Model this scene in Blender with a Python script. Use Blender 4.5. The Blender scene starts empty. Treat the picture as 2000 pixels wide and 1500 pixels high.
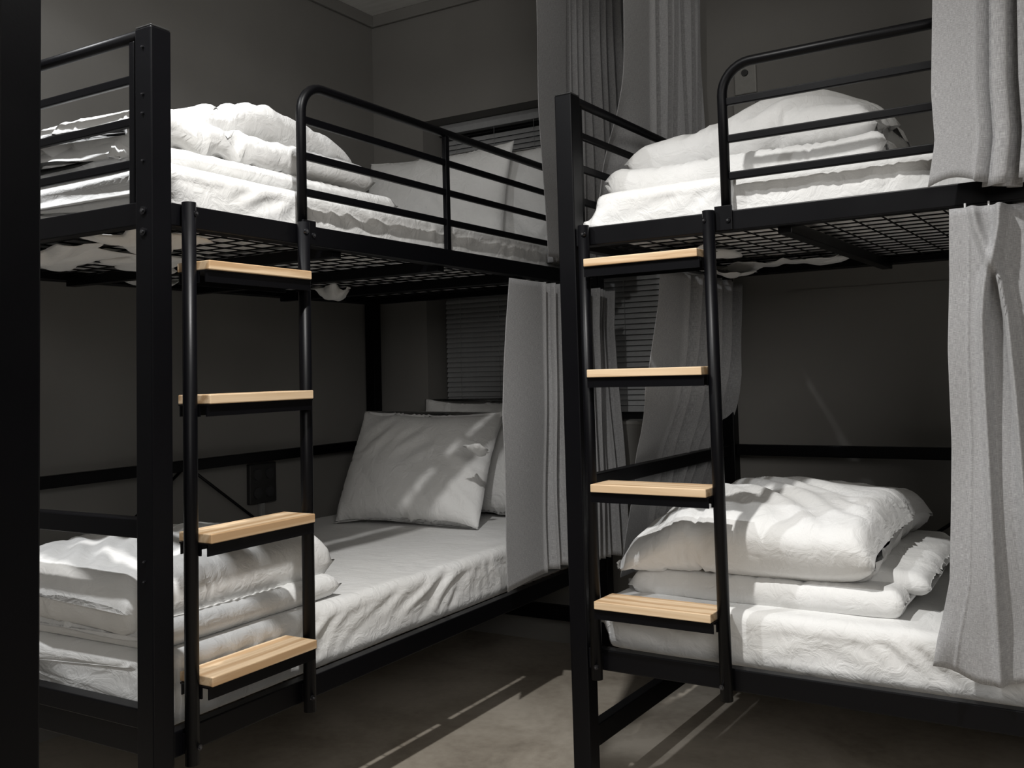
import bpy, bmesh, math, random
import numpy as np
from mathutils import Vector, Matrix, noise
PI = math.pi
sc = bpy.context.scene
col = sc.collection

# ---------------------------------------------------------------- camera
cam_d = bpy.data.cameras.new('camera'); cam = bpy.data.objects.new('camera', cam_d); col.objects.link(cam)
cam_d.sensor_width = 36.0; cam_d.lens = 1874.26 / 2000 * 36
cam_d.shift_x = (1000 - 1026.3) / 2000; cam_d.shift_y = (618.6 - 750) / 2000
cam_d.clip_start = .02
yaw, pit, rol = math.radians(-30.7795), math.radians(3.353), math.radians(-1.5544)
fw = Vector((math.sin(yaw) * math.cos(pit), math.cos(yaw) * math.cos(pit), math.sin(pit)))
rt = Vector((math.cos(yaw), -math.sin(yaw), 0)); up = rt.cross(fw)
r2 = rt * math.cos(rol) + up * math.sin(rol); u2 = -rt * math.sin(rol) + up * math.cos(rol)
M = Matrix((r2, u2, -fw)).transposed().to_4x4(); M.translation = Vector((0, 0, 1.1))
cam.matrix_world = M
sc.camera = cam

# ---------------------------------------------------------------- world, lights, exposure
w = bpy.data.worlds.new('night'); sc.world = w; w.use_nodes = True
w.node_tree.nodes['Background'].inputs[0].default_value = (.5, .55, .65, 1)
w.node_tree.nodes['Background'].inputs[1].default_value = .002
sc.view_settings.view_transform = 'Standard'; sc.view_settings.look = 'None'
sc.view_settings.exposure = 0.0; sc.view_settings.gamma = 1.0; sc.view_settings.use_curve_mapping = False

def spot(name, loc, aim, power, size, blend, rad, colr):
    d = bpy.data.lights.new(name, 'SPOT'); d.energy = power; d.spot_size = math.radians(size); d.spot_blend = blend
    d.shadow_soft_size = rad; d.color = colr
    o = bpy.data.objects.new(name, d); col.objects.link(o); o.location = loc
    o.rotation_euler = (Vector(aim) - Vector(loc)).to_track_quat('-Z', 'Y').to_euler()
    return o
def lamp(name, loc, power, rad, colr):
    d = bpy.data.lights.new(name, 'POINT'); d.energy = power; d.shadow_soft_size = rad; d.color = colr
    o = bpy.data.objects.new(name, d); col.objects.link(o); o.location = loc
    return o
def panel(name, loc, aim, power, sx, sy, colr):
    d = bpy.data.lights.new(name, 'AREA'); d.energy = power; d.shape = 'RECTANGLE'; d.size = sx; d.size_y = sy; d.color = colr
    o = bpy.data.objects.new(name, d); col.objects.link(o); o.location = loc
    o.rotation_euler = (Vector(aim) - Vector(loc)).to_track_quat('-Z', 'Y').to_euler()
    return o
# two recessed downlights (strong beam and weaker wide spill) and an added soft fill panel behind the camera that lifts the ambient light
spot('ceiling_spot', (-.88, 1.10, 2.72), (-.88, 1.26, 0), 205, 124, 1.0, .03, (1, .985, .96))
spot('ceiling_spill', (-.88, 1.10, 2.71), (-.88, 1.10, 0), 14, 172, .1, .03, (1, .985, .96))
spot('ceiling_spot', (-1.90, .76, 2.72), (-1.95, .95, 0), 112, 134, 1.0, .03, (.98, .99, 1))
spot('ceiling_spill', (-1.90, .76, 2.71), (-1.90, .76, 0), 18, 155, .12, .03, (.98, .99, 1))
panel('ambient_fill', (1.5, -1.7, 2.2), (-.9, 3.2, 1.0), 52, 2.0, 1.2, (1, .97, .93))

# ---------------------------------------------------------------- helpers
def nt(name, rough=.5, base=(.5, .5, .5), metal=0, spec=.5):
    m = bpy.data.materials.new(name); m.use_nodes = True
    b = m.node_tree.nodes['Principled BSDF']
    b.inputs['Base Color'].default_value = (*base, 1); b.inputs['Roughness'].default_value = rough
    b.inputs['Metallic'].default_value = metal; b.inputs['Specular IOR Level'].default_value = spec
    return m, m.node_tree.nodes, m.node_tree.links, b
def tex_noise(n, l, scale, detail=4, vec=None, dist=0, rough=.55):
    t = n.new('ShaderNodeTexNoise'); t.inputs['Scale'].default_value = scale; t.inputs['Detail'].default_value = detail
    t.inputs['Distortion'].default_value = dist; t.inputs['Roughness'].default_value = rough
    if vec: l.new(vec, t.inputs['Vector'])
    return t
def coords(n, l, kind='Object', scale=(1, 1, 1)):
    tc = n.new('ShaderNodeTexCoord'); mp = n.new('ShaderNodeMapping'); mp.inputs['Scale'].default_value = scale
    l.new(tc.outputs[kind], mp.inputs['Vector']); return mp.outputs['Vector']
def ramp(n, l, fac, stops):
    r = n.new('ShaderNodeValToRGB'); l.new(fac, r.inputs[0])
    while len(r.color_ramp.elements) < len(stops): r.color_ramp.elements.new(.5)
    for e, (p, c) in zip(r.color_ramp.elements, stops): e.position = p; e.color = (*c, 1)
    return r.outputs[0]
def bump(n, l, b, h, strength, dist, prev=None):
    k = n.new('ShaderNodeBump'); k.inputs['Strength'].default_value = strength; k.inputs['Distance'].default_value = dist
    l.new(h, k.inputs['Height'])
    if prev: l.new(prev, k.inputs['Normal'])
    l.new(k.outputs[0], b.inputs['Normal']); return k.outputs[0]

def mat_metal():
    m, n, l, b = nt('black_powder_coat', .36, (.0016, .0016, .0024), 0, .17)
    v = coords(n, l); t = tex_noise(n, l, 260, 2, v)
    bump(n, l, b, t.outputs[0], .12, .0006)
    t2 = tex_noise(n, l, 6, 4, v)
    r = n.new('ShaderNodeMapRange'); l.new(t2.outputs[0], r.inputs[0]); r.inputs[3].default_value = .33; r.inputs[4].default_value = .48
    l.new(r.outputs[0], b.inputs['Roughness']); return m
def mat_sheet():
    m, n, l, b = nt('white_cotton', .75, (.8, .8, .79), 0, .25)
    v = coords(n, l); t = tex_noise(n, l, 3, 3, v)
    l.new(ramp(n, l, t.outputs[0], [(.3, (.70, .697, .682)), (.7, (.76, .76, .757))]), b.inputs['Base Color'])
    t1 = tex_noise(n, l, 22, 5, coords(n, l, 'Object', (1, .55, 1)), .9)
    p = bump(n, l, b, t1.outputs[0], .5, .012)
    t3 = tex_noise(n, l, 900, 1, v); bump(n, l, b, t3.outputs[0], .08, .0004, p)
    b.inputs['Sheen Weight'].default_value = .15
    return m
def mat_curtain():
    m, n, l, b = nt('grey_linen', .9, (.3, .3, .3), 0, .1)
    a = tex_noise(n, l, 1, 3, coords(n, l, 'UV', (900, 60, 1)), 0, .6)
    c = tex_noise(n, l, 1, 3, coords(n, l, 'UV', (60, 900, 1)), 0, .6)
    mx = n.new('ShaderNodeMath'); mx.operation = 'ADD'; l.new(a.outputs[0], mx.inputs[0]); l.new(c.outputs[0], mx.inputs[1])
    hf = n.new('ShaderNodeMath'); hf.operation = 'MULTIPLY'; hf.inputs[1].default_value = .5; l.new(mx.outputs[0], hf.inputs[0])
    l.new(ramp(n, l, hf.outputs[0], [(.36, (.20, .20, .205)), (.5, (.30, .30, .305)), (.64, (.42, .42, .425))]), b.inputs['Base Color'])
    bump(n, l, b, hf.outputs[0], .35, .0012)
    b.inputs['Sheen Weight'].default_value = .2
    return m
def mat_wood():
    m, n, l, b = nt('pine', .5, (.7, .5, .3), 0, .35)
    v = coords(n, l, 'Object', (1, 1, 1))
    # long pine grain: rings stretched along the tread
    oi = n.new('ShaderNodeObjectInfo'); ad = n.new('ShaderNodeVectorMath'); ad.operation = 'MULTIPLY_ADD'
    l.new(oi.outputs['Random'], ad.inputs[0]); ad.inputs[1].default_value = (3.1, 7.7, 5.3); l.new(v, ad.inputs[2])
    mp = n.new('ShaderNodeMapping'); mp.inputs['Scale'].default_value = (2.2, 42, 42); l.new(ad.outputs[0], mp.inputs['Vector'])
    t = tex_noise(n, l, 1.0, 4, mp.outputs[0], .6)
    w_ = n.new('ShaderNodeTexWave'); w_.wave_type = 'RINGS'; w_.rings_direction = 'X'; w_.inputs['Scale'].default_value = .22
    w_.inputs['Distortion'].default_value = 5; w_.inputs['Detail'].default_value = 3; l.new(mp.outputs[0], w_.inputs['Vector'])
    mx = n.new('ShaderNodeMath'); mx.operation = 'MULTIPLY_ADD'; mx.inputs[1].default_value = .35
    l.new(w_.outputs[1], mx.inputs[0]); l.new(t.outputs[0], mx.inputs[2])
    l.new(ramp(n, l, mx.outputs[0], [(.35, (.56, .40, .245)), (.6, (.66, .50, .33)), (.85, (.44, .285, .155))]), b.inputs['Base Color'])
    bump(n, l, b, mx.outputs[0], .1, .0008); return m
def mat_wall():
    m, n, l, b = nt('dark_grey_wall_paint', .75, (.1, .1, .1), 0, .25)
    v = coords(n, l); t = tex_noise(n, l, 1.6, 5, v)
    l.new(ramp(n, l, t.outputs[0], [(.3, (.178, .172, .162)), (.7, (.206, .2, .189))]), b.inputs['Base Color'])
    t2 = tex_noise(n, l, 140, 3, v); p = bump(n, l, b, t2.outputs[0], .12, .001)
    t3 = tex_noise(n, l, 5, 2, v); bump(n, l, b, t3.outputs[0], .25, .006, p); return m
def mat_ceiling():
    m, n, l, b = nt('ceiling_board', .8, (.55, .54, .52), 0, .2)
    v = coords(n, l, 'Object', (1, 6, 1)); t = tex_noise(n, l, 7, 4, v)
    l.new(ramp(n, l, t.outputs[0], [(.3, (.66, .65, .62)), (.7, (.76, .75, .72))]), b.inputs['Base Color'])
    bump(n, l, b, t.outputs[0], .15, .002); return m
def mat_floor():
    m, n, l, b = nt('polished_concrete', .55, (.3, .27, .23), 0, .35)
    v = coords(n, l); t = tex_noise(n, l, 2.4, 8, v, .5, .62)
    t2 = tex_noise(n, l, 34, 5, v)
    mx = n.new('ShaderNodeMath'); mx.operation = 'MULTIPLY_ADD'; mx.inputs[1].default_value = .25
    l.new(t2.outputs[0], mx.inputs[0]); l.new(t.outputs[0], mx.inputs[2])
    l.new(ramp(n, l, mx.outputs[0], [(.38, (.20, .172, .14)), (.56, (.33, .293, .243)), (.74, (.43, .388, .33))]), b.inputs['Base Color'])
    r = n.new('ShaderNodeMapRange'); l.new(t.outputs[0], r.inputs[0]); r.inputs[3].default_value = .4; r.inputs[4].default_value = .7
    l.new(r.outputs[0], b.inputs['Roughness'])
    bump(n, l, b, t2.outputs[0], .1, .002); return m
def mat_plain(name, base, rough=.5, metal=0, scale=60, var=.06):
    m, n, l, b = nt(name, rough, base, metal)
    v = coords(n, l); t = tex_noise(n, l, scale, 3, v)
    l.new(ramp(n, l, t.outputs[0], [(.3, tuple(c * (1 - var) for c in base)), (.7, tuple(c * (1 + var) for c in base))]), b.inputs['Base Color'])
    return m
def mat_glass():
    m, n, l, b = nt('window_glass', .03, (.9, .95, .95)); b.inputs['Transmission Weight'].default_value = 1; return m

MET = mat_metal(); SHEET = mat_sheet(); CURT = mat_curtain(); WOOD = mat_wood(); WALL = mat_wall(); CEIL = mat_ceiling(); FLOOR = mat_floor()
BLIND = mat_plain('grey_blind_slat', (.33, .335, .34), .5); BOLT = mat_plain('bolt_steel', (.05, .05, .055), .22, .9)
DARKP = mat_plain('dark_plastic', (.02, .02, .02), .45); GREYP = mat_plain('grey_painted_plate', (.24, .235, .22), .5)
CONDUIT = mat_plain('grey_conduit', (.22, .22, .215), .45); FRAME = mat_plain('dark_window_frame', (.03, .03, .032), .4); GLASS = mat_glass()
TAPE = mat_plain('clear_hook_plastic', (.5, .5, .5), .3)

def link(name, me, m, parent=None, smooth=False):
    o = bpy.data.objects.new(name, me); col.objects.link(o)
    if m and not me.materials: me.materials.append(m)
    if parent: o.parent = parent
    if smooth:
        for p in me.polygons: p.use_smooth = True
    return o
def tag(o, label=None, cat=None, group=None, kind=None):
    if label: o['label'] = label
    if cat: o['category'] = cat
    if group: o['group'] = group
    if kind: o['kind'] = kind
    return o
def empty(name, loc=(0, 0, 0), rz=0):
    o = bpy.data.objects.new(name, None); col.objects.link(o); o.location = loc; o.rotation_euler = (0, 0, rz); o.empty_display_size = .1; return o
def box_bm(bm, x0, x1, y0, y1, z0, z1):
    r = bmesh.ops.create_cube(bm, size=1); vs = r['verts']
    bmesh.ops.scale(bm, vec=(x1 - x0, y1 - y0, z1 - z0), verts=vs)
    bmesh.ops.translate(bm, vec=((x0 + x1) / 2, (y0 + y1) / 2, (z0 + z1) / 2), verts=vs); return vs
def bm_obj(name, bm, m, parent=None, smooth=False, bevel=0):
    if bevel:
        bmesh.ops.bevel(bm, geom=list(bm.edges), offset=bevel, segments=2, affect='EDGES', profile=.5)
    me = bpy.data.meshes.new(name); bm.to_mesh(me); bm.free()
    return link(name, me, m, parent, smooth)
def box(name, x0, x1, y0, y1, z0, z1, m, parent=None, bevel=.0025):
    bm = bmesh.new(); box_bm(bm, x0, x1, y0, y1, z0, z1); return bm_obj(name, bm, m, parent, False, bevel)
def tube_bm(bm, pts, r, seg=10, caps=True):
    pts = [Vector(p) for p in pts]; rings = []
    t0 = (pts[1] - pts[0]).normalized(); ref = Vector((0, 0, 1)) if abs(t0.z) < .9 else Vector((0, 1, 0))
    nrm = t0.cross(ref).normalized()
    for i, p in enumerate(pts):
        a = pts[max(i - 1, 0)]; c = pts[min(i + 1, len(pts) - 1)]; t = (c - a).normalized()
        nrm = (nrm - t * nrm.dot(t)).normalized(); bn = t.cross(nrm)
        rings.append([bm.verts.new(p + (nrm * math.cos(k * 2 * PI / seg) + bn * math.sin(k * 2 * PI / seg)) * r) for k in range(seg)])
    for a, b in zip(rings, rings[1:]):
        for k in range(seg): bm.faces.new((a[k], a[(k + 1) % seg], b[(k + 1) % seg], b[k]))
    if caps: bm.faces.new(list(reversed(rings[0]))); bm.faces.new(rings[-1])
def tube(name, pts, r, m, parent=None, seg=12):
    bm = bmesh.new(); tube_bm(bm, pts, r, seg); o = bm_obj(name, bm, m, parent, True)
    return o
def arc(cx, cz, r, a0, a1, y, n=8):
    return [(cx + r * math.cos(a0 + (a1 - a0) * i / n), y, cz + r * math.sin(a0 + (a1 - a0) * i / n)) for i in range(n + 1)]

# ---------------------------------------------------------------- room shell
XL, YB, ZC = -2.873, 3.475, 2.80
XR, YF = 2.6, -2.4
def struct(o): o['kind'] = 'structure'; return o
struct(box('floor', XL - .2, XR + .2, YF - .2, YB + .35, -.1, 0, FLOOR, bevel=0))
struct(box('ceiling', XL - .2, XR + .2, YF - .2, YB + .35, ZC, ZC + .1, CEIL, bevel=0))
struct(box('wall_left', XL - .15, XL, YF - .2, YB + .3, 0, ZC, WALL, bevel=0))
struct(box('wall_right', XR, XR + .15, YF - .2, YB + .3, 0, ZC, WALL, bevel=0))
struct(box('wall_front', XL, XR, YF - .15, YF, 0, ZC, WALL, bevel=0))
WX0, WX1, WZ0, WZ1, WD = -2.587, -1.335, .884, 2.253, .12
bm = bmesh.new()
box_bm(bm, XL, WX0, YB, YB + .25, 0, ZC); box_bm(bm, WX1, XR, YB, YB + .25, 0, ZC)
box_bm(bm, WX0, WX1, YB, YB + .25, 0, WZ0); box_bm(bm, WX0, WX1, YB, YB + .25, WZ1, ZC)
struct(bm_obj('wall_back', bm, WALL))
# joint line cast into the back wall behind the right bunk
wj = box('wall_joint', -.96, .3, YB - .003, YB + .003, 1.366, 1.372, WALL, bevel=0); wj.parent = bpy.data.objects['wall_back']; wj['kind'] = 'structure'
# cove trim round the ceiling
struct(box('trim_1', XL, XL + .018, YF, YB, ZC - .055, ZC, WALL, bevel=.004))
struct(box('trim_2', XL + .018, XR, YB - .018, YB, ZC - .055, ZC, WALL, bevel=.004))
# window
wf = struct(empty('window_1', ((WX0 + WX1) / 2, YB + .2, (WZ0 + WZ1) / 2)))
hw, hh = (WX1 - WX0) / 2, (WZ1 - WZ0) / 2
for nm, a in (('frame_bar', (-hw, hw, -.03, .03, -hh, -hh + .05)), ('frame_bar', (-hw, hw, -.03, .03, hh - .05, hh)), ('frame_bar', (-hw, -hw + .05, -.03, .03, -hh + .05, hh - .05)),
              ('frame_bar', (hw - .05, hw, -.03, .03, -hh + .05, hh - .05)), ('frame_bar', (-.03, .03, -.03, .03, -hh + .05, hh - .05))):
    box(nm, *a, FRAME, wf)
for s in (-1, 1):
    x0, x1 = (-hw + .05, -.03) if s < 0 else (.03, hw - .05)
    box('pane', x0, x1, -.004, .004, -hh + .05, hh - .05, GLASS, wf, 0)
sill = box('window_sill', -hw, hw, -.2, -.03, -hh, -hh + .015, GREYP, wf)

# venetian blinds, slat by slat
def blind(x0, x1, label):
    zt, zb = WZ1 - .002, .932
    r = empty('window_blind', ((x0 + x1) / 2, YB + WD, zb)); tag(r, label, 'blind', 'venetian blinds in the window')
    hx = (x1 - x0) / 2; H = zt - zb
    box('head_rail', -hx, hx, -.02, .02, H - .045, H, BLIND, r)
    box('bottom_rail', -hx, hx, -.013, .013, -.002, .022, BLIND, r)
    me = None; n = int((H - .08) / .0222)
    for i in range(n):
        z = .036 + i * .0222
        if me is None:
            bm = bmesh.new(); vs = []
            for k in range(5):
                f = -1 + k / 2; a = math.radians(64)
                y = .0125 * f * math.cos(a); zz = .0125 * f * math.sin(a) ; b_ = .0018 * (1 - f * f)
                for sgn in (0, 1): vs.append((y - b_ * math.sin(a) + sgn * .0005, zz + b_ * math.cos(a), sgn))
            L_ = [bm.verts.new((-hx + .004, y, z_)) for y, z_, s in vs]; R_ = [bm.verts.new((hx - .004, y, z_)) for y, z_, s in vs]
            for k in range(4):
                for sg in (0, 1):
                    a, b2 = 2 * k + sg, 2 * k + 2 + sg; f = (L_[a], L_[b2], R_[b2], R_[a])
                    bm.faces.new(f if sg else tuple(reversed(f)))
            bmesh.ops.recalc_face_normals(bm, faces=bm.faces)
            me = bpy.data.meshes.new('slat'); bm.to_mesh(me); bm.free()
        o = link('slat', me, BLIND, r); o.location = (0, 0, z)
    for sx in (-hx + .09, hx - .09, 0): tube('ladder_cord', [(sx, -.0145, .0), (sx, -.0145, H - .02)], .001, BLIND, r, 5)
    return r
blind(-2.567, -1.975, 'grey venetian blind, left one, behind the pillows at the head of the left bunk')
blind(-1.965, -1.355, 'grey venetian blind, right one, seen between the bunks behind the ladder rungs')

# electrical plates
def outlet_quad():
    r = empty('wall_outlet', (XL, 2.738, .695), PI / 2); tag(r, 'dark four-socket wall outlet above the lower left mattress, with a conduit below', 'outlet')
    # local: x along the wall (world +Y), -y out of the wall (world +X)
    box('plate', -.07, .07, -.02, 0, -.078, .078, DARKP, r, .004)
    for sx in (-.032, .032):
        for sz in (-.036, .036):
            bm = bmesh.new(); bmesh.ops.create_cone(bm, cap_ends=True, segments=20, radius1=.023, radius2=.021, depth=.008, matrix=Matrix.Translation((sx, -.022, sz)) @ Matrix.Rotation(PI / 2, 4, 'X'))
            s = bm_obj('socket', bm, FRAME, r)
    box('conduit', -.012, .012, -.018, 0, -.35, -.078, CONDUIT, r, .003)
    return r
outlet_quad()
def plate(x, z, label, holes):
    r = empty('wall_outlet', (x, YB, z)); tag(r, label, 'outlet', 'outlet plates on the back wall')
    box('plate', -.042, .042, -.014, 0, -.055, .055, GREYP, r, .004)
    for i, (sx, sz) in enumerate(holes):
        bm = bmesh.new(); bmesh.ops.create_cone(bm, cap_ends=True, segments=20, radius1=.014, radius2=.012, depth=.008, matrix=Matrix.Translation((sx, -.016, sz)) @ Matrix.Rotation(PI / 2, 4, 'X'))
        bm_obj('socket', bm, DARKP, r)
plate(-1.080, 2.172, 'grey single-socket plate high on the back wall, upper of the two beside the curtain', [(0, .024)])
plate(-1.088, 2.05, 'grey two-socket plate on the back wall, just above the upper right duvet', [(-.018, -.015), (.018, -.015)])

# ---------------------------------------------------------------- bunk frame
L, W, PW = 2.1316, 1.1793, .0508
ZTOP, ZU1, ZU0, ZL1, ZL0 = 1.846, 1.478, 1.4287, .3889, .3367
ZE1, ZE0, ZM1, ZM0, ZF1, ZF0 = .442, .402, .8222, .783, .1725, .116
UB = (1.839, 1.7474, 1.6559, 1.5644)
TREAD = (1.3877, 1.1042, .8148, .5235)
def bolt(x, y, z, axis, parent, r=.009):
    bm = bmesh.new()
    R = Matrix.Rotation(PI / 2, 4, 'X') if axis == 'y' else Matrix.Rotation(PI / 2, 4, 'Y')
    bmesh.ops.create_cone(bm, cap_ends=True, segments=16, radius1=r * 1.15, radius2=r, depth=.004, matrix=Matrix.Translation((x, y, z)) @ R)
    o = bm_obj('bolt', bm, BOLT, parent)
    bm = bmesh.new()
    d = Vector((0, -.003, 0)) if axis == 'y' else Vector((-.003, 0, 0))
    bmesh.ops.create_cone(bm, cap_ends=True, segments=6, radius1=r * .5, radius2=r * .45, depth=.003, matrix=Matrix.Translation(Vector((x, y, z)) + d) @ R)
    bm_obj('hex_socket', bm, FRAME, o); return o
def bunk(name, origin, rz, label, dz_l):
    r = empty(name, origin, rz); tag(r, label, 'bunk bed', 'black metal bunk beds')
    for (x, y) in ((0, 0), (L - PW, 0), (0, W - PW), (L - PW, W - PW)):
        p = box('post', x, x + PW, y, y + PW, .008, ZTOP - .004, MET, r, .003)
        box('post_cap', x + .001, x + PW - .001, y + .001, y + PW - .001, ZTOP - .004, ZTOP, DARKP, p, .0015)
        box('foot_pad', x + .003, x + PW - .003, y + .003, y + PW - .003, 0, .009, DARKP, p, .0015)
    # side rails with the inner deck ledge
    for y0, y1, li in ((.004, .034, 1), (W - .034, W - .004, -1)):
        for z0, z1, nm in ((ZU0, ZU1, 'upper_side_rail'), (ZL0, ZL1, 'lower_side_rail')):
            bm = bmesh.new(); box_bm(bm, PW, L - PW, y0, y1, z0, z1)
            bmesh.ops.bevel(bm, geom=list(bm.edges), offset=.003, segments=2, affect='EDGES', profile=.5)
            ya, yb = (y1 - .002, y1 + .022) if li > 0 else (y0 - .022, y0 + .002)
            box_bm(bm, PW, L - PW, ya, yb, z0 + .002, z0 + .022)
            bm_obj(nm, bm, MET, r)
    for x0, x1 in ((.008, .040), (L - .040, L - .008)):
        box('upper_end_rail', x0, x1, PW, W - PW, ZU0, ZU1, MET, r)
        box('lower_end_rail', x0, x1, PW, W - PW, ZE0, ZE1, MET, r)
        box('deck_end_shade_bar', x0 + .004, x1 - .004, PW, W - PW, .348, ZE0 + .001, MET, r)  # added black bar, stands in for the shade below the end rail
        box('middle_end_rail', x0, x1, PW, W - PW, ZM0, ZM1, MET, r)
        box('floor_end_rail', x0, x1, PW, W - PW, ZF0, ZF1, MET, r)
    box('middle_back_rail', PW, L - PW, W - .036, W - .010, ZM0, ZM1, MET, r)
    for s in (-1, 1):
        tube('brace_rod', [(L / 2 + s * .02, W - .014, ZM0 + .004), (L / 2 + s * .60, W - .014, .372)], .0055, MET, r, 8)
    # deck: cross beams and wire mesh
    for zt, z0 in ((1.447, 'upper'), (.363, 'lower')):
        for ux in (.60, 1.066, 1.535):
            box('cross_beam', ux - .017, ux + .017, .034, W - .034, zt - .034, zt - .004, MET, r, .002)
        bm = bmesh.new()
        nu = int((L - .1) / .067); nv = int((W - .08) / .067)
        for i in range(nu + 1):
            x = .05 + (L - .1) * i / nu; tube_bm(bm, [(x, .03, zt), (x, W - .03, zt)], .0022, 5, False)
        for j in range(nv + 1):
            y = .04 + (W - .08) * j / nv; tube_bm(bm, [(.03, y, zt + .004), (L - .03, y, zt + .004)], .0022, 5, False)
        o = bm_obj('wire_deck', bm, MET, r, True); o['kind'] = 'stuff'
    # front guard rail
    gy, gu, gr = .0233, .4624, .0125; R_ = .075
    g = tube('guard_rail', [(gu, gy, ZU0 + .004), (gu, gy, 1.839 - R_)] + arc(gu + R_, 1.839 - R_, R_, PI, PI / 2, gy)[1:] + [(L - PW, gy, 1.839)], gr, MET, r, 14)
    for z in UB[1:]: box('guard_bar', gu + .01, L - PW, gy - .006, gy + .006, z - .010, z + .010, MET, r, .003)
    box('guard_upright', 1.0892 - .010, 1.0892 + .010, gy - .008, gy + .008, ZU1 - .02, 1.829, MET, r, .003)
    bk = box('guard_bracket', gu - .022, gu + .022, -.002, .004, ZU0 + .002, ZU1 + .012, MET, r, .001); bolt(gu + .012, -.003, ZU0 + .025, 'y', bk, .006)
    # end guards
    for xx, sg in ((PW / 2, 1), (L - PW / 2, -1)):
        tube('end_guard_rail', [(xx, PW, 1.839), (xx, W - PW, 1.839)], .0125, MET, r, 12)
        for z in UB[1:]: box('end_guard_bar', xx - .006, xx + .006, .085, W - .085, z - .010, z + .010, MET, r, .003)
        for yy in (.085, W - .085): box('end_guard_upright', xx - .008, xx + .008, yy - .009, yy + .009, ZU1 - .002, 1.829, MET, r, .003)
    # ladder
    sv = -.0125
    for su in (.084, .429):
        o = tube('ladder_rail', [(su, sv, .318), (su, sv, ZU1 + .002)], .0148, MET, r, 16)
        for z in (.352, ZU1 - .022): bolt(su + (.006 if su < .2 else -.006), sv - .0145, z, 'y', o, .006)
        box('ladder_bracket', su - .012, su + .012, -.002, .005, ZL0 + .004, ZL0 + .045, MET, o, .001)
    for z in TREAD:
        z += dz_l
        t = box('tread', 0, .3096, 0, .100, -.020, 0, WOOD, r, .002); t.location = (.1024, -.0531, z)
        b = bmesh.new(); box_bm(b, -.004, .3136, .006, .094, -.0235, -.0205); box_bm(b, -.003, .3126, .008, .011, -.046, -.022); box_bm(b, -.003, .3126, .089, .092, -.046, -.022)
        box_bm(b, -.005, -.0015, .028, .055, -.046, -.0205); box_bm(b, .3111, .3146, .028, .055, -.046, -.0205)
        bm_obj('tread_bracket', b, MET, t)
        for sx in (.07, .24):
            bb = bmesh.new(); bmesh.ops.create_uvsphere(bb, u_segments=8, v_segments=6, radius=.0045, matrix=Matrix.Translation((sx, .02, -.026))); bm_obj('screw', bb, BOLT, t, True)
    for z in (ZU1 - .022, 1.412, .30): bolt(-.001, PW / 2, z, 'x', r, .0075)
    for z in (1.80, 1.70, 1.66, 1.56, .74, .70): bolt(-.0005, PW / 2, z, 'x', r, .0028)
    return r
RA, RB = math.radians(90 + .4684), math.radians(-1.5391)
OA, OB = Vector((-1.6509, 1.2861, 0)), Vector((-1.2228, 2.2353, 0))
OC = Vector((-1.0204, .6477, 0)) - Vector((math.cos(RA), math.sin(RA), 0)) * L
bedA = bunk('bunk_bed', OA, RA, 'black metal bunk bed lengthwise along the left wall, with four pale wooden ladder treads', -.0313)
bedB = bunk('bunk_bed', OB, RB, 'black metal bunk bed on the right against the back wall, side facing the viewer', 0)
bedC = bunk('bunk_bed', OC, RA, 'nearest black metal bunk bed at the left edge, of which only the tall post shows', 0)
def loc2w(bed, p):
    O, R = {'A': (OA, RA), 'B': (OB, RB), 'C': (OC, RA)}[bed]
    return Vector((O.x + p[0] * math.cos(R) - p[1] * math.sin(R), O.y + p[0] * math.sin(R) + p[1] * math.cos(R), p[2]))
def w2loc(bed, P):
    O, R = {'A': (OA, RA), 'B': (OB, RB), 'C': (OC, RA)}[bed]
    P = np.asarray(P, float); dx = P[..., 0] - O.x; dy = P[..., 1] - O.y
    return np.stack([dx * math.cos(R) + dy * math.sin(R), -dx * math.sin(R) + dy * math.cos(R), P[..., 2]], -1)

# ---------------------------------------------------------------- cloth: base shape + excess length + bending = wrinkles
def smooth_noise(rs, shape, su, sv, per_u=False):
    """band-limited noise on a grid (correlation length su, sv cells)"""
    a = rs.standard_normal(shape)
    for ax, s, per in ((0, su, per_u), (1, sv, False)):
        k = int(3 * s) + 1; x = np.arange(-k, k + 1); g = np.exp(-x ** 2 / (2 * s * s)); g /= np.sqrt((g ** 2).sum())
        pad = [(0, 0), (0, 0)]; pad[ax] = (k, k)
        b = np.pad(a, pad, mode='wrap' if per else 'reflect'); a = np.apply_along_axis(lambda v: np.convolve(v, g, 'valid'), ax, b)
    return a / (a.std() + 1e-9)
def normals(P, per):
    if per: du = np.roll(P, -1, 0) - np.roll(P, 1, 0)
    else: du = np.gradient(P, axis=0)
    dv = np.gradient(P, axis=1); n = np.cross(du, dv); return n / (np.linalg.norm(n, axis=-1, keepdims=True) + 1e-12)
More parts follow.
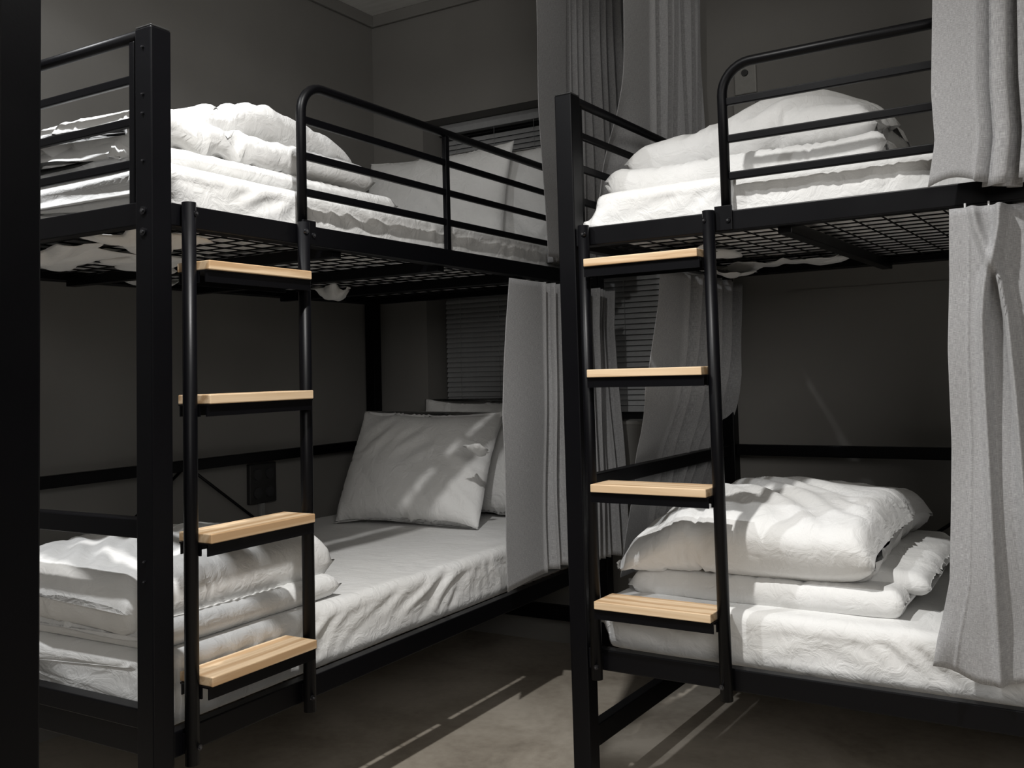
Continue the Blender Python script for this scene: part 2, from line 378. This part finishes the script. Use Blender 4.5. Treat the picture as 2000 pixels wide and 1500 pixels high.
def wrinkle(B, eu, ev, esh=0, per=False, it=120, ka=.03, kb=.25, amp=.004, seed=1, su=2.5, sv=2.5, zmin=None, ksm=2, free=None):
    """B: (nu, nv, 3) rest shape; eu, ev: relative excess length of the cloth along u and v; esh: shear excess"""
    rs = np.random.RandomState(seed); N = normals(B, per)
    P = B + N * (smooth_noise(rs, B.shape[:2], su, sv, per) * amp)[..., None]
    eu = np.broadcast_to(eu, B.shape[:2]); ev = np.broadcast_to(ev, B.shape[:2]); esh = np.broadcast_to(esh, B.shape[:2])
    nu, nv = B.shape[:2]
    def fam(du, dv, ex):
        if per: i0 = np.arange(nu)
        else: i0 = np.arange(max(0, -du), nu - max(0, du))
        j0 = np.arange(max(0, -dv), nv - max(0, dv))
        out = []
        for par in (0, 1):
            if du and not dv: ii, jj = i0[i0 % 2 == par], j0
            else: ii, jj = i0, j0[j0 % 2 == par]
            I, J = np.meshgrid(ii, jj, indexing='ij'); I2 = (I + du) % nu; J2 = J + dv
            rest = np.linalg.norm(B[I2, J2] - B[I, J], axis=-1) * (1 + ex[I, J])
            out.append((I, J, I2, J2, rest))
        return out
    fams = fam(1, 0, eu) + fam(0, 1, ev) + fam(1, 1, (eu + ev) / 2 + esh) + fam(1, -1, (eu + ev) / 2 - esh)
    fr = np.ones(B.shape[:2]) if free is None else free
    for k in range(it):
        for I, J, I2, J2, rest in fams:
            a = P[I, J]; b = P[I2, J2]; d = b - a; ln = np.linalg.norm(d, axis=-1) + 1e-12
            c = (d * ((ln - rest) / ln * .45)[..., None]); P[I, J] += c; P[I2, J2] -= c
        D = P - B
        for q in range(ksm):
            if per: lu = np.roll(D, 1, 0) + np.roll(D, -1, 0) - 2 * D
            else: lu = np.zeros_like(D); lu[1:-1] = D[2:] + D[:-2] - 2 * D[1:-1]
            lv = np.zeros_like(D); lv[:, 1:-1] = D[:, 2:] + D[:, :-2] - 2 * D[:, 1:-1]
            D = D + kb * .5 * (lu + lv)
        D *= (1 - ka * fr)[..., None]; P = B + D
        if zmin is not None: P[..., 2] = np.maximum(P[..., 2], zmin)
    return P
def grid_obj(name, P, m, per=False, parent=None, uv=None, thick=0, cap=False):
    nu, nv = P.shape[:2]; me = bpy.data.meshes.new(name)
    idx = np.arange(nu * nv).reshape(nu, nv)
    a = idx if per else idx[:-1]; b = np.roll(idx, -1, 0) if per else idx[1:]
    F = np.stack([a[:, :-1], b[:, :-1], b[:, 1:], a[:, 1:]], -1).reshape(-1, 4)
    faces = F.tolist()
    if cap: faces += [idx[:, 0].tolist(), idx[::-1, -1].tolist()]
    me.from_pydata(P.reshape(-1, 3).tolist(), [], faces); me.update()
    if uv is not None:
        lay = me.uv_layers.new(name='UVMap'); vi = np.empty(len(me.loops), int); me.loops.foreach_get('vertex_index', vi)
        lay.data.foreach_set('uv', uv.reshape(-1, 2)[vi].astype(np.float32).ravel())
    me.materials.append(m); me.polygons.foreach_set('use_smooth', [True] * len(me.polygons))
    o = bpy.data.objects.new(name, me); col.objects.link(o)
    if parent: o.parent = parent
    if thick:
        md = o.modifiers.new('thickness', 'SOLIDIFY'); md.thickness = thick; md.offset = 0
    return o

def sss(x): x = np.clip(x, 0, 1); return x * x * (3 - 2 * x)
# --- mattress: closed loft, cross-section in (v, z), u along the length
def mattress(bed, z0, h, seed, label, zfun=None, fine=True):
    u0, u1, v0, v1 = .057, L - .057, .056, W - .0365
    cell = .0125 if fine else .05
    n_top = int((v1 - v0) / cell); n_s = max(int(h / (cell * .7)), 4)
    r = .03
    def sec(e):   # perimeter, e: inset fraction at the ends
        pts = []
        cor = [(v0 + r, z0 + r * .6, PI, 1.5 * PI, r, .6), (v1 - r, z0 + r * .6, 1.5 * PI, 2 * PI, r, .6), (v1 - r, z0 + h - r, 0, PI / 2, r, 1), (v0 + r, z0 + h - r, PI / 2, PI, r, 1)]
        return cor
    def outline(ins):
        a0, a1, b0, b1 = v0 + ins, v1 - ins, z0 + ins * .5, z0 + h - ins
        q = []
        def seg(p, w, n): return [(p[0] + (w[0] - p[0]) * k / n, p[1] + (w[1] - p[1]) * k / n) for k in range(n)]
        def ar(cx, cz, s, e, n=4): return [(cx + r * math.cos(s + (e - s) * k / n), cz + r * math.sin(s + (e - s) * k / n)) for k in range(n)]
        q += seg((a0, b0 + r), (a0, b1 - r), n_s)[::1]
        q += ar(a0 + r, b1 - r, PI, PI / 2); q += seg((a0 + r, b1), (a1 - r, b1), n_top)
        q += ar(a1 - r, b1 - r, PI / 2, 0); q += seg((a1, b1 - r), (a1, b0 + r), n_s)
        q += ar(a1 - r, b0 + r, 0, -PI / 2); q += seg((a1 - r, b0), (a0 + r, b0), max(n_top // 3, 6)); q += ar(a0 + r, b0 + r, -PI / 2, -PI)
        return np.array(q)
    nl = int((u1 - u0) / cell)
    us = list(np.linspace(u0 + .03, u1 - .03, nl)); ins = [0] * nl
    endr = [(0, .03), (.006, .018), (.016, .007)]
    us = [u0 + d for d, _ in endr] + us + [u1 - d for d, _ in reversed(endr)]; ins = [i for _, i in endr] + ins + [i for _, i in reversed(endr)]
    # closing rings toward the end centre
    S = []
    base = outline(0); 
    def ring(u, i):
        o_ = outline(i); return np.stack([np.full(len(o_), u), o_[:, 0], o_[:, 1]], -1)
    cen = np.array([0, (v0 + v1) / 2, z0 + h / 2])
    def shrink(R, f): c = R.mean(0); return c + (R - c) * f
    rings = [ring(u, i) for u, i in zip(us, ins)]
    rings = [shrink(rings[0], .02), shrink(rings[0], .5), shrink(rings[0], .9)] + rings + [shrink(rings[-1], .9), shrink(rings[-1], .5), shrink(rings[-1], .02)]
    B = np.stack(rings, 1)       # (perimeter, length, 3)
    if zfun is not None:
        f = sss((B[..., 2] - z0) / h); B[..., 2] += zfun(B[..., 0], B[..., 1]) * f
    nper = len(base); idx = np.arange(nper)
    side = ((idx < n_s + 2) | ((idx > n_s + 4 + n_top + 2) & (idx < 2 * n_s + n_top + 8))).astype(float)
    top = ((idx >= n_s + 2) & (idx <= n_s + 4 + n_top + 2)).astype(float)
    rs = np.random.RandomState(seed + 7)
    m1 = sss(smooth_noise(rs, (nper, B.shape[1]), 9, 12, True) * .6 + .5)
    eu = side[:, None] * .03 + top[:, None] * .012
    ev = (side[:, None] * .055 + top[:, None] * .022) * (.35 + .9 * m1)
    sh = smooth_noise(rs, (nper, B.shape[1]), 14, 10, True) * .05 * (side[:, None] + .35 * top[:, None])
    if fine:
        P = wrinkle(B, eu, ev, sh, True, 150, .010, .09, .006, seed, 3.4, 2.0, ksm=1, zmin=z0 - .002)
        # sheet hem hangs and puckers along the lower edge
        lo = np.clip(1 - (B[..., 2] - z0) / (h * .5), 0, 1) * side[:, None]
        P[..., 2] += lo * smooth_noise(rs, (nper, B.shape[1]), 3, 4, True) * .004
    else: P = B
    o = grid_obj('mattress', P, SHEET, True, cap=True)
    O, R = {'A': (OA, RA), 'B': (OB, RB), 'C': (OC, RA)}[bed]
    o.location = (O.x, O.y, 0); o.rotation_euler = (0, 0, R)
    tag(o, label, 'mattress', 'white sheeted mattresses'); return o
MZL, MZU = .373, 1.457
mattress('A', MZL, .155, 11, 'white sheeted mattress on the lower deck of the left bunk')
mattress('A', MZU, .120, 12, 'white sheeted mattress on the upper deck of the left bunk')
mattress('B', MZL, .135, 13, 'white sheeted mattress on the lower deck of the right bunk')
mattress('B', MZU, .120, 14, 'white sheeted mattress on the upper deck of the right bunk')
mattress('C', MZL, .135, 15, 'white mattress on the lower deck of the nearest bunk, out of view', None, False)
mattress('C', MZU, .120, 16, 'white mattress on the upper deck of the nearest bunk, out of view', None, False)

# sheet ends tucked under, poking down through the wire deck
def tuck(mat_name, bed, cu, cv, su_, sv_, z, drop, seed):
    nu, nv = int(su_ / .009), int(sv_ / .009); rs = np.random.RandomState(seed)
    a, b = np.meshgrid(np.linspace(-1, 1, nu), np.linspace(-1, 1, nv), indexing='ij')
    ed = 1 + .16 * np.sin(np.arctan2(b, a) * 5 + seed) + .10 * np.sin(np.arctan2(b, a) * 9 + seed * 2)
    r_ = np.maximum(np.abs(a), np.abs(b)) + 1e-6; k = ed
    h = smooth_noise(rs, (nu, nv), 2.6, 4) * .006 + smooth_noise(rs, (nu, nv), 6, 9) * .008
    sag = drop * np.clip(1 - (np.abs(b) - .2 * np.sin(a * 4 + seed)) ** 2, 0, 1) * np.clip(1 - a ** 4, 0, 1)
    P = np.stack([cu + a * su_ / 2 * k, cv + b * sv_ / 2 * k, z - sag - np.abs(h)], -1)
    o = grid_obj('sheet_tuck', P, SHEET, thick=.0012); o.parent = bpy.data.objects[mat_name]; return o
for i, (mn, bd, cu, cv, a, b_, z, d) in enumerate([
        ('mattress.001', 'A', .20, .62, .22, .34, 1.446, .030), ('mattress.001', 'A', .17, .25, .20, .22, 1.446, .022), ('mattress.001', 'A', .42, .55, .18, .22, 1.446, .020),
        ('mattress.001', 'A', .74, .95, .16, .18, 1.446, .03), ('mattress.001', 'A', 1.36, .72, .10, .10, 1.446, .05), ('mattress.001', 'A', 1.62, .28, .07, .07, 1.446, .02),
        ('mattress.003', 'B', .20, .42, .18, .26, 1.446, .022), ('mattress.003', 'B', .32, .88, .40, .16, 1.446, .012), ('mattress.003', 'B', .16, .80, .16, .22, 1.446, .020)]):
    tuck(mn, bd, cu, cv, a, b_, z, d, 80 + i)

# --- folded duvet: one long padded bag folded along v (S-fold), lofted along its width
def resample(p, n):
    p = np.asarray(p, float); s = np.r_[0, np.cumsum(np.linalg.norm(np.diff(p, axis=0), axis=1))]
    t = np.linspace(0, s[-1], n); return np.stack([np.interp(t, s, p[:, k]) for k in range(p.shape[1])], -1)
def cr(p, n):
    """smooth closed/open curve through points (Catmull-Rom), n samples"""
    p = np.asarray(p, float); q = np.vstack([2 * p[0] - p[1], p, 2 * p[-1] - p[-2]]); out = []
    for i in range(1, len(q) - 2):
        t = np.linspace(0, 1, 12, endpoint=False)[:, None]
        out.append(.5 * ((2 * q[i]) + (-q[i - 1] + q[i + 1]) * t + (2 * q[i - 1] - 5 * q[i] + 4 * q[i + 1] - q[i + 2]) * t ** 2 + (-q[i - 1] + 3 * q[i] - 3 * q[i + 1] + q[i + 2]) * t ** 3))
    out.append(p[-1:]); return resample(np.vstack(out), n)
def lobe(name, path, halfw, thick, cell=.014, seed=1, e=(.03, .05), taper=.35, height=None, it=110, su=2.5, sv=2.2, amp=.004, ka=.012, along=0):
    """a padded bag: centre line 'path' (list of (v, z)) is the run of the fold; the bag is 'halfw' to each side of it along u.
       path may be points in 3-D local frame: (u_centre, v, z)"""
    return None
def bag(path, u0, u1, thick, cell=.0115, seed=1, eu=.03, ev=.045, edge=.09, it=150, amp=.006, su=2.5, sv=2.2, ka=.012, skew=None, endt=.25, sh=.03, warp=None, eul=None, gat=.10):
    """closed periodic grid around a thick centre line in the (v, z) plane, lofted from u0 to u1; thickness tapers to a seam at both ends"""
    c = cr(path, max(int(sum(math.dist(a, b) for a, b in zip(path, path[1:])) / cell), 10)); n = len(c)
    t = np.gradient(c, axis=0); t /= np.linalg.norm(t, axis=1, keepdims=True); nn = np.stack([-t[:, 1], t[:, 0]], -1)
    s = np.linspace(0, 1, n); wlen = n * cell
    prof = np.minimum(1, np.sqrt(np.clip(1 - (1 - np.minimum(s, 1 - s) * wlen / edge).clip(0, 1) ** 2, 0, 1)) + .04)
    th = thick if np.isscalar(thick) else np.interp(s, np.linspace(0, 1, len(thick)), thick)
    nl = int((u1 - u0) / cell); us = np.linspace(0, 1, nl); Wd = u1 - u0
    us = .5 - .5 * np.cos(us * PI) * .12 / .5 * .5 + (us - .5) * .88 if False else us
    rings = []
    for f in us:
        d = min(f, 1 - f) * Wd; el = eul or edge; q = min(1, math.sqrt(max(0, 1 - max(0, 1 - d / el) ** 2)) * (1 - endt * 0) + .03)
        hw = th * .5 * prof * q
        top = c + nn * hw[:, None]; bot = (c - nn * hw[:, None])[::-1]
        rr = np.vstack([top, bot[1:-1]])
        sag = 0
        rings.append(np.stack([np.full(len(rr), u0 + f * Wd), rr[:, 0], rr[:, 1] + sag], -1))
    B = np.stack(rings, 1)
    if warp is not None: B = warp(B)
    rs = np.random.RandomState(seed)
    nper = B.shape[0]
    dE = np.minimum(us, 1 - us) * Wd
    gather = np.exp(-dE / .06)[None, :]
    sidx = np.r_[s, s[1:-1][::-1]]; dS = np.minimum(sidx, 1 - sidx) * wlen; g2 = np.exp(-dS / .06)[:, None]
    m1 = sss(smooth_noise(rs, (nper, nl), 10, 10, True) * .6 + .5)
    EU = eu * (.4 + .9 * m1) + gat * gather          # excess across (round the section) near the side seams
    EV = ev * (.4 + .9 * (1 - m1)) + .10 * g2
    SH = smooth_noise(rs, (nper, nl), 12, 12, True) * sh
    return wrinkle(B, EU, EV, SH, True, it, ka, .09, amp, seed, su, sv, ksm=1)
def place(o, bed, label, cat, group=None):
    O, R = {'A': (OA, RA), 'B': (OB, RB)}[bed]; o.location = (O.x, O.y, 0); o.rotation_euler = (0, 0, R); tag(o, label, cat, group); return o
def join_grids(name, Ps, m):
    V = []; F = []; off = 0
    for P in Ps:
        nu, nv = P.shape[:2]; idx = np.arange(nu * nv).reshape(nu, nv) + off; b = np.roll(idx, -1, 0)
        F += np.stack([idx[:, :-1], b[:, :-1], b[:, 1:], idx[:, 1:]], -1).reshape(-1, 4).tolist(); F += [idx[:, 0].tolist(), idx[::-1, -1].tolist()]
        V += P.reshape(-1, 3).tolist(); off += nu * nv
    me = bpy.data.meshes.new(name); me.from_pydata(V, [], F); me.materials.append(m); me.polygons.foreach_set('use_smooth', [True] * len(me.polygons))
    o = bpy.data.objects.new(name, me); col.objects.link(o); return o
GD = 'folded white duvets'
# A lower: u .05-.77, v .07-.95, z .53 -> .71
def warpAL(B):
    u, v = B[..., 0], B[..., 1]; B = B.copy()
    B[..., 2] += .02 * np.sin((u - .05) / .7 * PI) * sss((B[..., 2] - .56) / .1) - .015 * sss((v - .5) / .4); return B
P1 = bag([(.80, .612), (.45, .628), (.13, .618)], .045, .665, .125, seed=24, eu=.05, ev=.06, edge=.085, warp=warpAL, sh=.03, eul=.05, gat=.05)
P2 = bag([(.84, .556), (.45, .556), (.09, .556)], .07, .65, .056, seed=22, eu=.02, ev=.04, edge=.04, eul=.03, gat=.04)
place(join_grids('folded_duvet', [P1, P2], SHEET), 'A', 'thick white duvet folded in two on the lower left bunk, behind the ladder', 'duvet', GD)
# B lower
def warpBL(B):
    B = B.copy(); u, v, z = B[..., 0], B[..., 1], B[..., 2]; B[..., 1] += .05 * (u - .4); B[..., 2] += (.02 * np.exp(-((u - .42) / .2) ** 2) - .075 * sss((.30 - u) / .22)) * sss((z - .57) / .1)
    return B
Q1 = bag([(.85, .665), (.50, .68), (.20, .65), (.12, .605)], .09, .74, [.1, .14, .165, .13], seed=31, eu=.05, ev=.06, edge=.07, warp=warpBL, eul=.06, sh=.06, amp=.009)
Q2 = bag([(.86, .57), (.50, .55), (.14, .537)], .12, .80, .07, seed=32, eu=.03, ev=.05, edge=.04)
Q3 = bag([(.80, .60), (.50, .62), (.24, .60)], .45, .84, .05, seed=33, eu=.04, ev=.05, edge=.04, warp=lambda B: B + np.stack([B[..., 0] * 0, B[..., 0] * 0, -.10 * (B[..., 0] - .5)], -1))
place(join_grids('folded_duvet', [Q1, Q2, Q3], SHEET), 'B', 'plump white folded duvet on the lower right bunk, corners fanned to the right', 'duvet', GD)
# A upper
def warpAU(B):
    B = B.copy(); u, z = B[..., 0], B[..., 2]; f = sss((z - 1.60) / .12); B[..., 2] += f * np.interp(u, [.05, .2, .35, .5, .72, .85], [-.13, -.05, .0, .03, .0, -.05]); return B
U1 = bag([(.95, 1.74), (.5, 1.755), (.16, 1.735)], .06, .82, [.08, .10, .09], seed=41, eu=.08, ev=.10, edge=.05, warp=warpAU, sh=.10, amp=.012)
U2 = bag([(.95, 1.67), (.5, 1.675), (.12, 1.67)], .05, .86, .075, seed=42, eu=.07, ev=.07, edge=.04, sh=.09, amp=.01)
U3 = bag([(.97, 1.61), (.5, 1.605), (.10, 1.60)], .07, .93, .055, seed=43, eu=.04, ev=.05, edge=.04)
place(join_grids('folded_duvet', [U1, U2, U3], SHEET), 'A', 'rumpled white duvet folded in layers on the upper left bunk', 'duvet', GD)
# B upper
def warpBU(B):
    B = B.copy(); u, v, z = B[..., 0], B[..., 1], B[..., 2]; f = sss((z - 1.59) / .12)
    B[..., 2] += f * (.10 * np.exp(-((u - .52) / .16) ** 2) + .00 - .03 * sss((.25 - u) / .2)) * sss((v - .15) / .3); return B
V1 = bag([(.90, 1.70), (.55, 1.72), (.26, 1.69)], .09, .76, [.09, .12, .10], seed=51, eu=.08, ev=.09, edge=.06, warp=warpBU, sh=.10, amp=.012)
V2 = bag([(.95, 1.61), (.5, 1.62), (.17, 1.61)], .07, .80, .085, seed=52, eu=.07, ev=.07, edge=.045, sh=.09, amp=.01)
place(join_grids('folded_duvet', [V1, V2], SHEET), 'B', 'white duvet humped up on the upper right bunk behind the guard rail', 'duvet', GD)

# --- pillows
def pillow(cx, cy, z0, wd, ht, th, rz, tilt, seed, label, ry=0):
    n, m_ = int(wd / .0115), int(ht / .0115)
    x = np.linspace(-1, 1, n); y = np.linspace(-1, 1, m_); X, Y = np.meshgrid(x, y, indexing='ij')
    q = np.clip((1 - np.abs(X) ** 2.6) * (1 - np.abs(Y) ** 2.6), 0, 1) ** .55
    pin = 1 - .06 * (1 - np.abs(Y) ** 2) * np.abs(X) ** 3; pin2 = 1 - .08 * (1 - np.abs(X) ** 2) * np.abs(Y) ** 3
    bx_ = X * wd / 2 * pin; by_ = Y * ht / 2 * pin2
    sg = 1 - .25 * Y     # fuller at the bottom
    A_ = np.stack([bx_, -q * th / 2 * sg, by_], -1); Bk = np.stack([bx_, q * th / 2 * sg, by_], -1)
    # periodic in the first index: front then back (seam rows shared)
    G = np.concatenate([A_, Bk[::-1][1:-1]], 0)
    rs = np.random.RandomState(seed); d = (1 - np.maximum(np.abs(np.r_[x, x[::-1][1:-1]])[:, None], np.abs(y)[None, :]))
    g = np.exp(-d / .16)
    m1 = sss(smooth_noise(rs, G.shape[:2], 9, 9, True) * .6 + .5)
    P = wrinkle(G, .015 + .03 * m1 + .09 * g, .015 + .03 * (1 - m1) + .09 * g, smooth_noise(rs, G.shape[:2], 12, 12, True) * .05, True, 150, .010, .09, .006, seed, 2.6, 2.6, ksm=1)
    o = join_grids('pillow', [P], SHEET)
    o.rotation_euler = (tilt, ry, rz); zc = z0 - min(((o.rotation_euler.to_matrix()) @ Vector(v.co)).z for v in o.data.vertices)
    o.location = (cx, cy, zc); tag(o, label, 'pillow', 'white pillows at the head of the left bunk'); return o
pillow(-2.32, 3.04, .530, .63, .47, .16, .15, -.531, 61, 'big white pillow propped against the head end of the lower left bunk', .01)
pillow(-2.17, 3.29, .530, .62, .46, .12, .04, math.radians(-10), 62, 'white pillow half hidden behind the propped pillow and curtain on the lower left bunk')
pillow(-2.33, 3.19, 1.577, .70, .45, .14, .06, math.radians(-14), 63, 'large white pillow leaning at the head of the upper left bunk')
pillow(-2.02, 3.33, 1.577, .58, .44, .10, .03, math.radians(-5), 64, 'white pillow behind the larger one on the upper left bunk, next to the curtain')

# ---------------------------------------------------------------- curtains
def curtain(name, pos, z_top, z_bot, label, group, nf, width_cloth, flat, seed, n=None, hooks=None, thick=.0012, e=.01):
    """pos(s, t) -> (along, out) world XY of the mid surface; s 0..1 across, t 0..1 down"""
    dz = .02; nv = int((z_top - z_bot) / dz) + 2; nu = n or int(width_cloth / .009)
    S = np.linspace(0, 1, nu)[:, None] * np.ones((1, nv)); T = np.linspace(0, 1, nv)[None, :] * np.ones((nu, 1))
    P = pos(S, T)
    ub = S * width_cloth; uv = np.stack([ub, T * (z_top - z_bot)], -1)
    o = grid_obj(name, P, CURT, False, uv=uv, thick=thick)
    tag(o, label, 'curtain', group); return o
def fold_wave(ph, sharp=.6):
    s = np.sin(ph); return np.sign(s) * np.abs(s) ** sharp
def nz(seed, S, T, ks=3, kt=2):
    rs = np.random.RandomState(seed); out = 0
    for i in range(6):
        a, b, p = rs.uniform(.3, ks), rs.uniform(.3, kt), rs.uniform(0, 2 * PI); out = out + np.sin(2 * PI * (a * S + b * T) + p)
    return out / 3
GL, GU = 'grey curtains on the lower bunks', 'grey curtains on the upper bunks'
def make_curtain_Y(X0, ytop, ybot_f, zt, zb, sflat, nfold, amp, lab, grp, seed, xf=None, zbf=None, width=2.2, sharp=.8):
    """runs along world Y. ytop=(y0, yflat, y1) at the top; ybot_f(T)->(y0,yflat,y1) arrays"""
    def pos(S, T):
        y0, yf, y1 = ybot_f(T)
        k = np.clip((S - sflat) / (1 - sflat), 0, 1)
        y = np.where(S < sflat, y0 + (yf - y0) * S / sflat, yf + (y1 - yf) * k)
        ph = k * nfold * 2 * PI + .5 * nz(seed, k, T, 2, .6)
        a = amp * (.75 + .35 * nz(seed + 1, k * 2, T * .3)) * sss(k * nfold * 1.2)
        w_ = fold_wave(ph, sharp)
        x = X0 + a * w_ + (xf(S, T) if xf is not None else 0) + .004 * nz(seed + 2, S, T) * sss(T * 3)
        y = y + .012 * np.cos(ph) * sss(k * nfold)
        z = zt - (zt - zb) * T + (zbf(S, T) if zbf is not None else 0) * T
        return np.stack([x, y, z], -1)
    return curtain('curtain', pos, zt, zb, lab, grp, nfold, width, None, seed, n=int(nfold * 26 + 60))
def tri(pts):
    tt, a, b, c = zip(*pts)
    return lambda T: (np.interp(T, tt, a), np.interp(T, tt, b), np.interp(T, tt, c))
# left bunk, lower
make_curtain_Y(-1.605, None, tri([(0, 2.60, 2.80, 3.36), (.14, 2.575, 2.80, 3.34), (.45, 2.535, 2.79, 3.36), (1, 2.545, 2.765, 3.40)]), 1.405, .425, .16, 11, .036,
               'grey pleated curtain hung from the upper rail beside the lower left bunk pillow', GL, 71, zbf=lambda S, T: .02 * np.sin(S * 5), width=2.4)
# left bunk, upper (from the ceiling track)
make_curtain_Y(-1.615, None, tri([(0, 2.84, 3.07, 3.46), (.6, 2.84, 3.05, 3.46), (1, 2.875, 3.02, 3.46)]), 2.80, 1.50, .16, 10, .044,
               'tall grey curtain hanging from the ceiling at the head of the upper left bunk', GU, 72, width=2.2, xf=lambda S, T: -.065 * sss((S - .16) / .03) + .105 * np.clip((S - .3) / .7, 0, 1) ** 1.5)
# right bunk, head side, upper
def xf3(S, T): return -.05 * np.exp(-((S - .02) / .05) ** 2) * sss((T - .62) / .3) 
make_curtain_Y(-1.245, None, tri([(0, 2.79, 2.98, 3.45), (.3, 2.762, 2.96, 3.45), (.6, 2.734, 2.94, 3.44), (.75, 2.71, 2.93, 3.43), (.85, 2.675, 2.92, 3.43), (1, 2.62, 2.90, 3.42)]), 2.80, 1.60, .15, 7, .045,
               'light grey ceiling curtain at the left end of the upper right bunk', GU, 73, xf=xf3, width=2.0, sharp=.55)
# right bunk, left end, lower: leaning, tucked behind the end rail
def xf4(S, T): return -.10 * sss((T - .35) / .35)
make_curtain_Y(-1.125, None, tri([(0, 2.694, 2.88, 3.455), (.12, 2.667, 2.86, 3.44), (.25, 2.617, 2.83, 3.425), (.4, 2.558, 2.77, 3.396), (.55, 2.629, 2.82, 3.44), (.7, 2.671, 2.84, 3.42), (.85, 2.616, 2.76, 3.204), (1, 2.558, 2.70, 2.973)]), 1.405, .50, .15, 7, .042,
               'grey curtain gathered diagonally across the left end of the lower right bunk', GL, 74, xf=xf4, width=2.0, sharp=.45)
# right bunk, front, upper and lower
def make_curtain_X(Y0, f, zt, zb, nfold, amp, lab, grp, seed, yf=None, zbf=None, width=1.6, sharp=.9, sflat=0, ca=.018):
    def pos(S, T):
        x0, x1 = f(T); k = np.clip((S - sflat) / (1 - sflat), 0, 1)
        ph = k * nfold * 2 * PI + .35 * nz(seed, k, T, 2, .5)
        a = amp * (.8 + .3 * nz(seed + 1, k * 2, T * .3))
        x = x0 + (x1 - x0) * S + ca * np.sin(2 * ph) * sss(k * 8)
        y = Y0 - a * fold_wave(ph, sharp) * sss(k * nfold * .8) + (yf(S, T) if yf is not None else 0) + .004 * nz(seed + 2, S, T) * sss(T * 3)
        z = zt - (zt - zb) * T + (zbf(S, T) if zbf is not None else 0)
        return np.stack([x, y, z], -1)
    return curtain('curtain', pos, zt, zb, lab, grp, nfold, width, None, seed, n=int(nfold * 40 + 90))
def f5(T): return np.interp(T, [0, .7, .85, .93, 1], [-.262, -.262, -.274, -.272, -.29]), .25 + 0 * T
make_curtain_X(2.150, f5, 2.80, 1.465, 9.5, .036, 'light grey ceiling curtain at the right edge, in front of the upper right bunk', GU, 75,
               zbf=lambda S, T: T ** 8 * (.015 * np.sin(S * 17)), width=1.5, sflat=.14, ca=.020)
def front_lower():
    zt, zb, nu = 1.420, .44, 300; nv = 60
    S = np.linspace(0, 1, nu)[:, None] * np.ones((1, nv)); T = np.linspace(0, 1, nv)[None, :] * np.ones((nu, 1))
    x0 = np.interp(T, [0, .15, .3, .5, .8, .93, 1], [-.255, -.262, -.272, -.275, -.292, -.318, -.328]); x = x0 + (.30 - x0) * S
    c = np.interp(T, [0, .11, .3, 1], [-.184, -.180, -.178, -.172])                      # pinch line
    dl = np.interp(T, [0, .05, .10, .125, .16, .24, .4, .6, 1], [.026, .020, .007, .0025, .014, .024, .028, .030, .034])
    am = np.interp(T, [0, .125, .2, .4, .7, 1], [.030, .034, .034, .026, .016, .012])
    rl = np.exp(-((x - (c - dl)) / .0085) ** 2); rr = np.exp(-((x - (c + dl)) / .0085) ** 2)
    y = 2.185 - am * (.75 * rl + rr * np.interp(T, [0, .3, .55, 1], [1, .9, .3, 0]))
    y = y + .030 * sss((x - (c + dl)) / .02) * np.interp(T, [0, .3, 1], [.6, 1, 1]) + .022 * sss((x - (c - dl)) / .015) * sss((c + dl - x) / .01) * (T > .13)
    y = y - .018 * np.exp(-((x - c - .085) / .03) ** 2) * sss(T * 4) + .012 * np.sin((x - c) * 42) * sss((x - c - .1) / .05)
    y = y + .004 * nz(76, S, T) * sss(T * 3) - .006 * np.exp(-((x - x0 - .038) / .0025) ** 2) * .35
    y = y - .03 * np.exp(-((x - x0) / .03) ** 2) * sss((T - .86) / .14)
    z = zt - (zt - zb) * T + T ** 6 * (.035 * sss((.15 - S) / .15) + .05 * sss((S - .2) / .25))
    # header tape stitched across the top, hem fold at the bottom
    y = y - .0015 * (T < .125) - .0015 * (T > .93)
    P = np.stack([x, y, z], -1); uv = np.stack([S * 1.1, T * (zt - zb)], -1)
    o = grid_obj('curtain', P, CURT, False, uv=uv, thick=.0012)
    tag(o, 'light grey pinch-pleated curtain at the right edge, in front of the lower right bunk', 'curtain', GL)
    for hx, yy in ((-.225, 2.187), (-.18, 2.187), (-.06, 2.187)):
        t = tube('curtain_hook', [(hx, yy + .004, 1.405), (hx, yy + .004, 1.43)], .0022, TAPE, o, 6)
front_lower()
